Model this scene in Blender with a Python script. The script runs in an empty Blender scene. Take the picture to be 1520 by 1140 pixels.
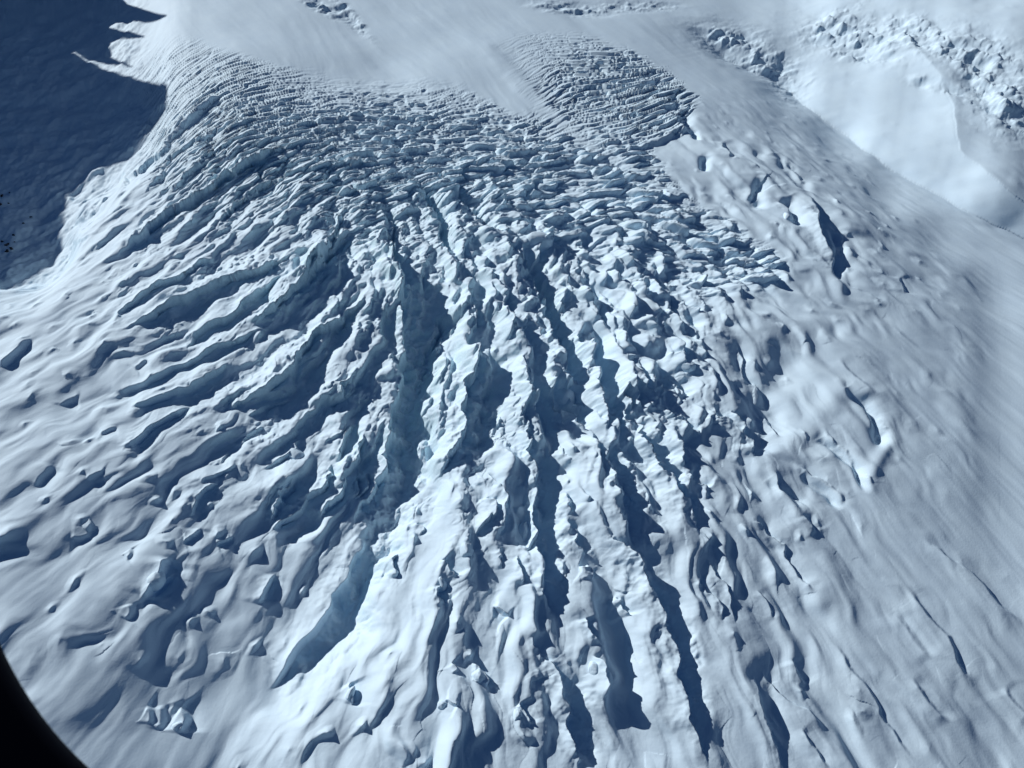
import bpy, math, random, time
import numpy as np
from mathutils import Vector, Matrix
T0 = time.time()
random.seed(4)
R = math.radians
sc = bpy.context.scene

# ------------------------------------------------------------------ camera, sky, sun, exposure
TILT = R(12.0)            # the whole glacier falls towards the aircraft
HP = 1000.0               # height of the camera above the glacier's mean plane
DOWN = R(49.0)            # view direction below that plane
FPX = 27.0 / 36.0 * 1520  # focal length in pixels of the photograph
RT = Matrix.Rotation(TILT, 4, 'X')

cam_d = bpy.data.cameras.new('camera')
cam = bpy.data.objects.new('camera', cam_d)
sc.collection.objects.link(cam)
cam_d.lens = 27.0
cam_d.sensor_width = 36.0
cam_d.clip_start = 0.05
cam_d.clip_end = 60000
cam_d.dof.use_dof = True
cam_d.dof.focus_distance = 1500
cam_d.dof.aperture_fstop = 20
cam.location = RT @ Vector((0, 0, HP))
cam.rotation_euler = (R(90) - DOWN + TILT, 0, 0)
sc.camera = cam

LIGHT_TO = R(-33.0)       # where the light travels to, from +X
SUN_EL = R(30.0)
ld = Vector((math.cos(LIGHT_TO) * math.cos(SUN_EL), math.sin(LIGHT_TO) * math.cos(SUN_EL), -math.sin(SUN_EL)))
sun_d = bpy.data.lights.new('sun', 'SUN')
sun_d.energy = 3.85
sun_d.angle = R(0.5)
sun_d.color = (1.0, 0.99, 0.98)
sun = bpy.data.objects.new('sun', sun_d)
sc.collection.objects.link(sun)
sun.rotation_euler = ld.to_track_quat('-Z', 'Y').to_euler()
sun.location = (0, 0, 3000)

wd = bpy.data.worlds.new('World')
sc.world = wd
wd.use_nodes = True
nt = wd.node_tree
nt.nodes.clear()
sky = nt.nodes.new('ShaderNodeTexSky')
sky.sky_type = 'NISHITA'
sky.sun_disc = False
sky.sun_elevation = SUN_EL
sky.sun_rotation = math.atan2(-ld.x, -ld.y)
sky.altitude = 2500
sky.air_density = 1.0
sky.dust_density = 0.2
sky.ozone_density = 8.0
bg = nt.nodes.new('ShaderNodeBackground')
bg.inputs['Strength'].default_value = 0.035
wo = nt.nodes.new('ShaderNodeOutputWorld')
nt.links.new(sky.outputs[0], bg.inputs[0])
nt.links.new(bg.outputs[0], wo.inputs[0])
sc.view_settings.view_transform = 'Standard'
sc.view_settings.look = 'None'
sc.view_settings.exposure = 0.03
sc.view_settings.gamma = 1.0
sc.render.engine = 'CYCLES'
sc.cycles.max_bounces = 8
sc.cycles.diffuse_bounces = 7

# ------------------------------------------------------------------ picture <-> ground plane
f32 = np.float32
cD, sD = math.cos(DOWN), math.sin(DOWN)
LPL = RT.to_3x3().inverted() @ ld                     # the light seen from the plane's own frame
LX, LY = LPL.x / math.hypot(LPL.x, LPL.y), LPL.y / math.hypot(LPL.x, LPL.y)

def px_to_plane(px, py, z=0.0):
    a = (np.asarray(px, float) - 760) / FPX
    b = (570 - np.asarray(py, float)) / FPX
    dy = cD + b * sD
    dz = -sD + b * cD
    t = (z - HP) / dz
    return a * t, dy * t

def plane_to_px(x, y, z=0.0):
    zz = z - HP
    depth = y * cD - zz * sD
    up = y * sD + zz * cD
    return 760 + FPX * x / depth, 570 - FPX * up / depth

def mpp(py):                                           # metres across one photo pixel on the plane at row py
    b = (570 - np.asarray(py, float)) / FPX
    t = HP / (sD - b * cD)
    return t / FPX

# ------------------------------------------------------------------ noise
def _h(ix, iy, k):
    h = (ix.astype(np.int64) * 374761393 + iy.astype(np.int64) * 668265263 + k * 974634777) & 0xffffffff
    h = ((h ^ (h >> 13)) * 1274126177) & 0xffffffff
    h = (h ^ (h >> 16)) & 0xffffffff
    h = (h * 2246822519) & 0xffffffff
    h = h ^ (h >> 15)
    return (h & 0xffffff).astype(f32) / f32(0x1000000)

_G = np.random.default_rng(7)
_ang = _G.random((512, 512)).astype(f32) * f32(2 * math.pi)
_GX, _GY = np.cos(_ang), np.sin(_ang)

def perlin(x, y, k=0):
    x = x + f32(37.31 * k); y = y + f32(91.7 * k)
    xi = np.floor(x).astype(np.int32); yi = np.floor(y).astype(np.int32)
    fx = (x - xi).astype(f32); fy = (y - yi).astype(f32)
    u = fx * fx * fx * (fx * (fx * 6 - 15) + 10); v = fy * fy * fy * (fy * (fy * 6 - 15) + 10)
    def g(dx, dy):
        a = (xi + dx) & 511; b = (yi + dy) & 511
        return _GX[a, b] * (fx - dx) + _GY[a, b] * (fy - dy)
    n0 = g(0, 0) * (1 - u) + g(1, 0) * u
    n1 = g(0, 1) * (1 - u) + g(1, 1) * u
    return ((n0 * (1 - v) + n1 * v) * f32(1.5)).astype(f32)

def fbm(x, y, o=4, k=0, gain=0.5):
    s = 0; a = 1.0
    for i in range(o):
        s = s + a * perlin(x * f32(2.03 ** i), y * f32(2.03 ** i), k + i * 5)
        a *= gain
    return s

def cells(x, y, c, ax, ay, aspect, k=0, reach=2, jit=0.8, mask=None, splat=True):
    """Voronoi cells of size c stretched by aspect along (ax, ay).
    Returns F1, F2 (in cell units), two random ids, the offset from the cell centre (along, across) and a smooth splat noise."""
    shp = x.shape
    if mask is not None:
        idx = np.nonzero((mask > 0.004).ravel())[0]
    else:
        idx = np.arange(x.size)
    X = (x.ravel()[idx] / c).astype(f32); Y = (y.ravel()[idx] / c).astype(f32)
    AX = ax.ravel()[idx]; AY = ay.ravel()[idx]
    if np.isscalar(aspect):
        sa = f32(math.sqrt(aspect))
    else:
        sa = np.sqrt(aspect.ravel()[idx]).astype(f32)
    isa = (1 / sa) if np.isscalar(aspect) else (1 / sa).astype(f32)
    n = len(idx)
    F1 = np.full(n, 9, f32); F2 = np.full(n, 9, f32)
    id1 = np.zeros(n, f32); id2 = np.zeros(n, f32); oa = np.zeros(n, f32); oc = np.zeros(n, f32)
    sp = np.zeros(n, f32)
    ix = np.floor(X).astype(np.int32); iy = np.floor(Y).astype(np.int32)
    ix0, iy0 = ix.min() - reach - 1, iy.min() - reach - 1
    W = ix.max() - ix0 + reach + 2; H = iy.max() - iy0 + reach + 2
    gx, gy = np.meshgrid(np.arange(W) + ix0, np.arange(H) + iy0, indexing='ij')
    tx = (gx + 0.5 + jit * (_h(gx, gy, k * 11 + 1) - 0.5)).astype(f32)
    ty = (gy + 0.5 + jit * (_h(gx, gy, k * 11 + 2) - 0.5)).astype(f32)
    t1 = _h(gx, gy, k * 11 + 3); t2 = _h(gx, gy, k * 11 + 4)
    ix -= ix0; iy -= iy0
    for i in range(-reach, reach + 1):
        for j in range(-reach, reach + 1):
            a = ix + i; b = iy + j
            dx = X - tx[a, b]; dy = Y - ty[a, b]
            al = (dx * AX + dy * AY) * isa
            cr = (dy * AX - dx * AY) * sa
            d = al * al + cr * cr
            r1 = t1[a, b]
            if splat:
                w = np.maximum(0, 1 - d * f32(0.65)); sp += w * w * (r1 * 2 - 1)
            d = np.sqrt(d)
            near = d < F1
            F2 = np.where(near, F1, np.minimum(F2, d))
            F1 = np.where(near, d, F1)
            id1 = np.where(near, r1, id1); id2 = np.where(near, t2[a, b], id2)
            oa = np.where(near, al, oa); oc = np.where(near, cr, oc)
    out = []
    for v in (F1, F2, id1, id2, oa, oc, sp):
        r = np.zeros(x.size, f32); r[idx] = v
        out.append(r.reshape(shp))
    return out

def sstep(a, b, x):
    t = np.clip((x - a) / (b - a), 0, 1)
    return (t * t * (3 - 2 * t)).astype(f32)

def bil(M, px, py, x0=38.0, y0=38.0, step=76.0):
    """smooth lookup of a hand-set table over the picture plane (cubic-smoothed bilinear)"""
    M = np.asarray(M, f32)
    u = np.clip((px - x0) / step, 0, M.shape[1] - 1.001); v = np.clip((py - y0) / step, 0, M.shape[0] - 1.001)
    i = u.astype(int); j = v.astype(int)
    fu = (u - i).astype(f32); fv = (v - j).astype(f32)
    fu = fu * fu * (3 - 2 * fu); fv = fv * fv * (3 - 2 * fv)
    return ((M[j, i] * (1 - fu) + M[j, i + 1] * fu) * (1 - fv) + (M[j + 1, i] * (1 - fu) + M[j + 1, i + 1] * fu) * fv).astype(f32)

def table(s):
    rows = [r for r in s.split() if r]
    return np.array([[int(c) for c in r] for r in rows], f32) / 9.0

# ------------------------------------------------------------------ the mesh grid: dense where the photograph looks, coarse beyond
Q = 1.0
ncol = int(1560 * Q); nrow = int(1230 * Q)
us = np.linspace(-45, 1565, ncol)
vs = np.linspace(1195, -35, nrow)
grow = np.cumsum(1.1 * 1.035 ** np.arange(1, 121))
us = np.concatenate([(us[0] - grow)[::-1], us, us[-1] + grow])
vs_lo = vs[0] + np.cumsum(1.2 * 1.05 ** np.arange(1, 72))[::-1]
gl = 3.0
vs_hi = [vs[-1]]
while vs_hi[-1] > -430:
    gl = min(gl * 1.05, 12); vs_hi.append(vs_hi[-1] - gl)
vs = np.concatenate([vs_lo, vs, np.array(vs_hi[1:])])
vs = vs[vs < 1900]
UU, VV = np.meshgrid(us, vs)
X, Y = px_to_plane(UU, VV)
X = X.astype(f32); Y = Y.astype(f32)
print('grid', X.shape, 'top Y', Y.max(), 'bottom', Y.min())

# ------------------------------------------------------------------ macro shape (heights above the plane, metres), set over the picture plane
# 20 columns x 15 rows, one entry per 76 px
MAC = np.array([
 # x: 38  114  190  266  342  418  494  570  646  722  798  874  950 1026 1102 1178 1254 1330 1406 1482
 [-170,-150, -90,  -5,  10,  15,  15,  20,  25,  30,  32,  30,  26,  20,  10,  25,  90, 150, 185, 205],
 [-180,-165,-110,  -5,  25,  25,  15,  10,  25,  38,  44,  40,  32,  25,  10, -20,  20,  90, 145, 190],
 [-190,-170,-100, -10,  28,  30,  25,  20,  25,  28,  34,  40,  44,  44,  35,   5, -30,  10,  60, 110],
 [-190, -90, -15,  15,  35,  40,  40,  40,  35,  35,  35,  38,  46,  50,  50,  35,   5, -28,  -5,  40],
 [-165, -20,  10,  25,  40,  50,  55,  50,  50,  50,  45,  45,  50,  52,  55,  52,  35,   8, -20, -20],
 [ -25,  10,  22,  32,  42,  50,  55,  55,  55,  55,  50,  50,  50,  50,  52,  55,  50,  32,  10, -20],
 [  25,  30,  32,  35,  38,  45,  50,  50,  55,  55,  55,  50,  50,  50,  45,  48,  46,  38,  24,   5],
 [  38,  38,  36,  32,  30,  35,  38,  40,  50,  55,  55,  55,  50,  45,  40,  38,  46,  38,  28,  12],
 [  48,  44,  40,  34,  26,  22,  20,  22,  42,  50,  55,  55,  50,  45,  35,  28,  40,  36,  28,  15],
 [  56,  50,  42,  34,  22,  12,   8,  20,  42,  52,  52,  50,  45,  40,  34,  26,  28,  30,  26,  15],
 [  60,  52,  42,  30,  15,   0,  -8,  22,  42,  50,  50,  46,  42,  38,  33,  26,  22,  22,  20,  12],
 [  60,  50,  38,  24,   8,  -8, -10,  22,  38,  46,  46,  42,  40,  34,  30,  22,  18,  15,  14,   8],
 [  58,  46,  32,  16,   0, -15,   4,  24,  36,  44,  42,  38,  36,  30,  26,  20,  14,  10,   8,   2],
 [  54,  40,  26,  10, -10, -10,  18,  28,  36,  40,  36,  33,  30,  25,  22,  16,  10,   6,   2,  -4],
 [  50,  36,  22,   5,  -5,   8,  24,  30,  36,  38,  32,  28,  25,  22,  18,  12,   6,   2,  -2,  -8]], f32)

def macro(px, py):
    return bil(MAC, px, py)

# smooth the table lookups with a second, offset sample so that the cell grid does not show
def soft(fn, px, py, r=26):
    s = 0
    for dx, dy in ((r, 0), (-r, 0), (0, r), (0, -r), (0, 0), (r * .7, r * .7), (-r * .7, r * .7), (r * .7, -r * .7), (-r * .7, -r * .7)):
        s = s + fn(px + dx, py + dy)
    return s / 9

Zm = soft(macro, UU, VV)
PX, PY = plane_to_px(X, Y, Zm)            # where each point is seen once the broad relief is in
PX = PX.astype(f32); PY = PY.astype(f32)
S = mpp(np.clip(PY, -150, 1300)).astype(f32)
XQ, YQ = px_to_plane(PX, PY)
XQ = XQ.astype(f32); YQ = YQ.astype(f32)

# ------------------------------------------------------------------ direction fields (picture vectors, turned into ground vectors)
FLOW = [(150,120,-1,.35),(230,200,-1,1.1),(300,300,-1,.75),(150,400,-1,.6),(250,500,-1,.45),(400,400,-1,.95),(100,600,-1,.6),(50,500,-1,.65),
 (250,700,-1,.8),(100,850,-.8,.7),(500,600,-.7,1),(420,700,-1,1),(600,450,-.15,1),(700,300,.3,1),(660,350,.4,1),(800,500,.3,1),(750,750,.05,1),(850,900,.15,1),(600,850,-.4,1),
 (550,1000,-.5,1),(700,1050,0,1),(1000,1000,.3,1),(950,700,.4,1),(1050,850,.45,1),(1000,500,.6,1),(900,350,.8,1),(1100,600,.6,1),
 (1200,700,.8,1),(1350,900,.85,1),(1450,1050,.8,1),(1200,450,1,.8),(1350,500,1,.75),(1300,300,1,.65),(1450,400,1,.6),(1100,200,.9,.8),(1050,130,1,.7),
 (850,100,.8,.6),(600,100,.8,.6),(700,180,.5,.8),(500,220,-.5,1),(350,50,.7,.6),(1200,60,1,.5),(1400,150,1,.45),(300,950,-.5,.9),(420,560,-1,.8),(350,620,-1,.6)]
CREV = [(250,120,-1,.35),(300,180,-1,.5),(400,160,-1,.2),(550,150,1,.05),(560,210,1,-.05),(750,190,1,.08),(850,60,1,.05),(740,85,-1,.55),(770,120,-1,.7),(800,150,-1,.8),(900,100,1,-.05),
 (950,150,1,-.35),(1010,180,1,-.55),(900,210,1,-.1),(1000,300,1,.2),(1050,400,1,.2),(850,300,1,-.05),(600,300,1,-.25),(450,280,-1,.6),(350,230,-1,.6),(1150,380,1,-.1),(1300,100,1,.3),(1450,150,1,.5)]

def field(ctrl, px, py, power=3.0):
    # double-angle blending on a coarse picture grid, then bilinear
    gx = np.arange(-400, 2000, 20.0); gy = np.arange(-500, 2000, 20.0)
    A, B = np.meshgrid(gx, gy)
    sx = np.zeros_like(A); sy = np.zeros_like(A); 
    for (x, y, dx, dy) in ctrl:
        x0, y0 = px_to_plane(x, y); 
        L = math.hypot(dx, dy)
        x1, y1 = px_to_plane(x + dx / L * 4, y + dy / L * 4)
        th = math.atan2(y1 - y0, x1 - x0) * 2
        w = 1.0 / (((A - x) ** 2 + (B - y) ** 2) + 900) ** (power / 2)
        sx += w * math.cos(th); sy += w * math.sin(th)
    th = np.arctan2(sy, sx)
    c, s = np.cos(th), np.sin(th)
    def lk(M):
        u = np.clip((px + 400) / 20, 0, len(gx) - 2.001); v = np.clip((py + 500) / 20, 0, len(gy) - 2.001)
        i = u.astype(int); j = v.astype(int); fu = u - i; fv = v - j
        return (M[j, i] * (1 - fu) + M[j, i + 1] * fu) * (1 - fv) + (M[j + 1, i] * (1 - fu) + M[j + 1, i + 1] * fu) * fv
    th = np.arctan2(lk(s), lk(c)) / 2
    return np.cos(th).astype(f32), np.sin(th).astype(f32)

fxx, fxy = field(FLOW, PX, PY)
cxx, cxy = field(CREV, PX, PY)

def seg_px(x, y, pts):
    P = [tuple(map(float, px_to_plane(a, b))) for a, b in pts]
    best = np.full(x.shape, 1e12, f32)
    for (x0, y0), (x1, y1) in zip(P[:-1], P[1:]):
        ex, ey = x1 - x0, y1 - y0
        t = np.clip(((x - x0) * ex + (y - y0) * ey) / (ex * ex + ey * ey), 0, 1)
        best = np.minimum(best, (x - x0 - t * ex) ** 2 + (y - y0 - t * ey) ** 2)
    return np.sqrt(best).astype(f32)

# ------------------------------------------------------------------ where each kind of relief grows (0-9 over the picture)
#            x: 038 ... every 76 px ... 1482
T_CREV = table("""
00000000001111000000
00135300001898200000
00158776543479960000
00033345444235772000
00011122211112331000
00000000000000110000
00000000000000000000
00000000000000000000
00000000000000000000
00000000000000000000
00000000000000000000
00000000000000000000
00000000000000000000
00000000000000000000
00000000000000000000""")
T_BLOCK = table("""
00000000000000000000
00000000000000000000
00012345432002330000
00023689998887640000
00002369999998874000
00002356789998887400
00001245678998753000
00001134555777400000
00001122334554200000
00001111222333200000
00000111111222100000
00000011111111000000
00000001111110000000
00000001111110000000
00000001111100000000""")
T_RIB = table("""
00000000000000000000
00000000000000000000
00001000000001110000
02355431111001221000
13456654443332322100
12456665665555332210
12345566777776421110
11234566888886421110
11345667888876432210
12345677777765432110
11234556777766432110
01122345666666532111
00111235666665432111
00011235555554432211
00001234455444332211""")
T_BUMP = table("""
00000000000000011111
00000000000000001111
00000000000001110111
00001100000001222001
01122211110001223200
22332222222222223210
33433333333333221000
34443334444433110000
34443333444433110000
34544333455443210000
45544333455543310000
45544334455543221000
34455555555543221000
33345555555543222000
23345555555543222000""")

mC = soft(lambda a, b: bil(T_CREV, a, b), PX, PY, 18)
mB = soft(lambda a, b: bil(T_BLOCK, a, b), PX, PY, 22)
mR = soft(lambda a, b: bil(T_RIB, a, b), PX, PY, 22)
mS = soft(lambda a, b: bil(T_BUMP, a, b), PX, PY, 22)
mU = np.zeros(X.shape, f32)
for (cx_, cy_, rx_, ry_, an_, am_) in [(1340,62,150,40,.12,.35),(1480,130,60,80,-.3,.35),(1100,60,80,25,.3,.3),(1180,110,40,30,.6,.4),(1230,45,40,20,-.3,.5),(1270,52,62,20,0,1),(1345,48,50,22,.2,1),(1400,72,40,20,.5,.8),(1470,115,40,60,-.5,.9),(1505,165,24,40,-.5,1),(1090,52,42,8,.2,.6),(1128,78,20,12,.7,.7),
        (1385,132,45,9,.35,.7),(1280,82,50,8,.05,.6),(470,8,36,8,.5,1),(520,26,38,9,.8,.8),(850,12,60,10,.1,.6),(945,8,55,8,0,.7),(1250,20,40,8,-.4,.5),(1165,90,20,14,.7,.6),(240,100,30,20,0,.3)]:
    u_ = (PX - cx_) * math.cos(an_) + (PY - cy_) * math.sin(an_); v_ = -(PX - cx_) * math.sin(an_) + (PY - cy_) * math.cos(an_)
    mU += am_ * np.exp(-((u_ / rx_) ** 2 + (v_ / ry_) ** 2) ** 1.5).astype(f32)
mU = np.clip(mU, 0, 1.0)
inside = sstep(-260, -60, PX) * (1 - sstep(1600, 1900, PX)) * sstep(-200, -40, PY) * (1 - sstep(1250, 1700, PY))
for m_ in (mC, mB, mR, mS, mU): m_ *= inside
def poly_mask(poly, soft_):
    ax_ = PX + perlin(X / 30, Y / 30, 77) * 8; ay_ = PY + perlin(X / 30, Y / 30, 78) * 5
    d = np.full(PX.shape, 1e9, f32); ins = np.zeros(PX.shape, bool)
    for i in range(len(poly)):
        x0, y0 = poly[i]; x1, y1 = poly[(i + 1) % len(poly)]
        ex, ey = x1 - x0, y1 - y0
        t = np.clip(((ax_ - x0) * ex + (ay_ - y0) * ey) / (ex * ex + ey * ey), 0, 1)
        d = np.minimum(d, (ax_ - x0 - t * ex) ** 2 + (ay_ - y0 - t * ey) ** 2)
        if y0 != y1:
            ins ^= ((y0 > ay_) != (y1 > ay_)) & (ax_ < ex * (ay_ - y0) / ey + x0)
    d = np.sqrt(d) * np.where(ins, 1, -1)
    return sstep(-soft_ * .5, soft_, d)
icefall = poly_mask([(105,75),(190,66),(262,38),(330,72),(420,98),(520,108),(620,113),(690,125),(760,170),(800,168),(760,118),(718,65),(780,46),(870,48),(935,75),(1000,112),(1035,150),(1012,196),(960,212),(985,250),(1020,290),(1085,332),(1165,385),(1160,425),(1070,445),(1050,480),(1070,600),(1000,760),(950,1200),(-100,1200),(-100,400),(90,330),(100,290),(150,245),(225,170)], 14)
strip_d = seg_px(XQ, YQ, [(740,80),(775,125),(805,160),(865,208),(935,250),(1000,290),(1070,335)])
strip = 1 - .7 * np.exp(-(strip_d / (11 * S)) ** 2)
mC *= icefall * strip; mB *= icefall * strip

T_ICE = table("""
00000000000000000000
00000000000000000000
00035543331122100000
00358765433211100000
02367766543211000000
03578887654211000000
02578887653211000000
01357777654221000000
00136676543211000000
00013455432110000000
00012344321000000000
00001223210000000000
00000111100000000000
00000000000000000000
00000000000000000000""")
ice = soft(lambda a, b: bil(T_ICE, a, b), PX, PY, 22) * inside * .8

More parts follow.
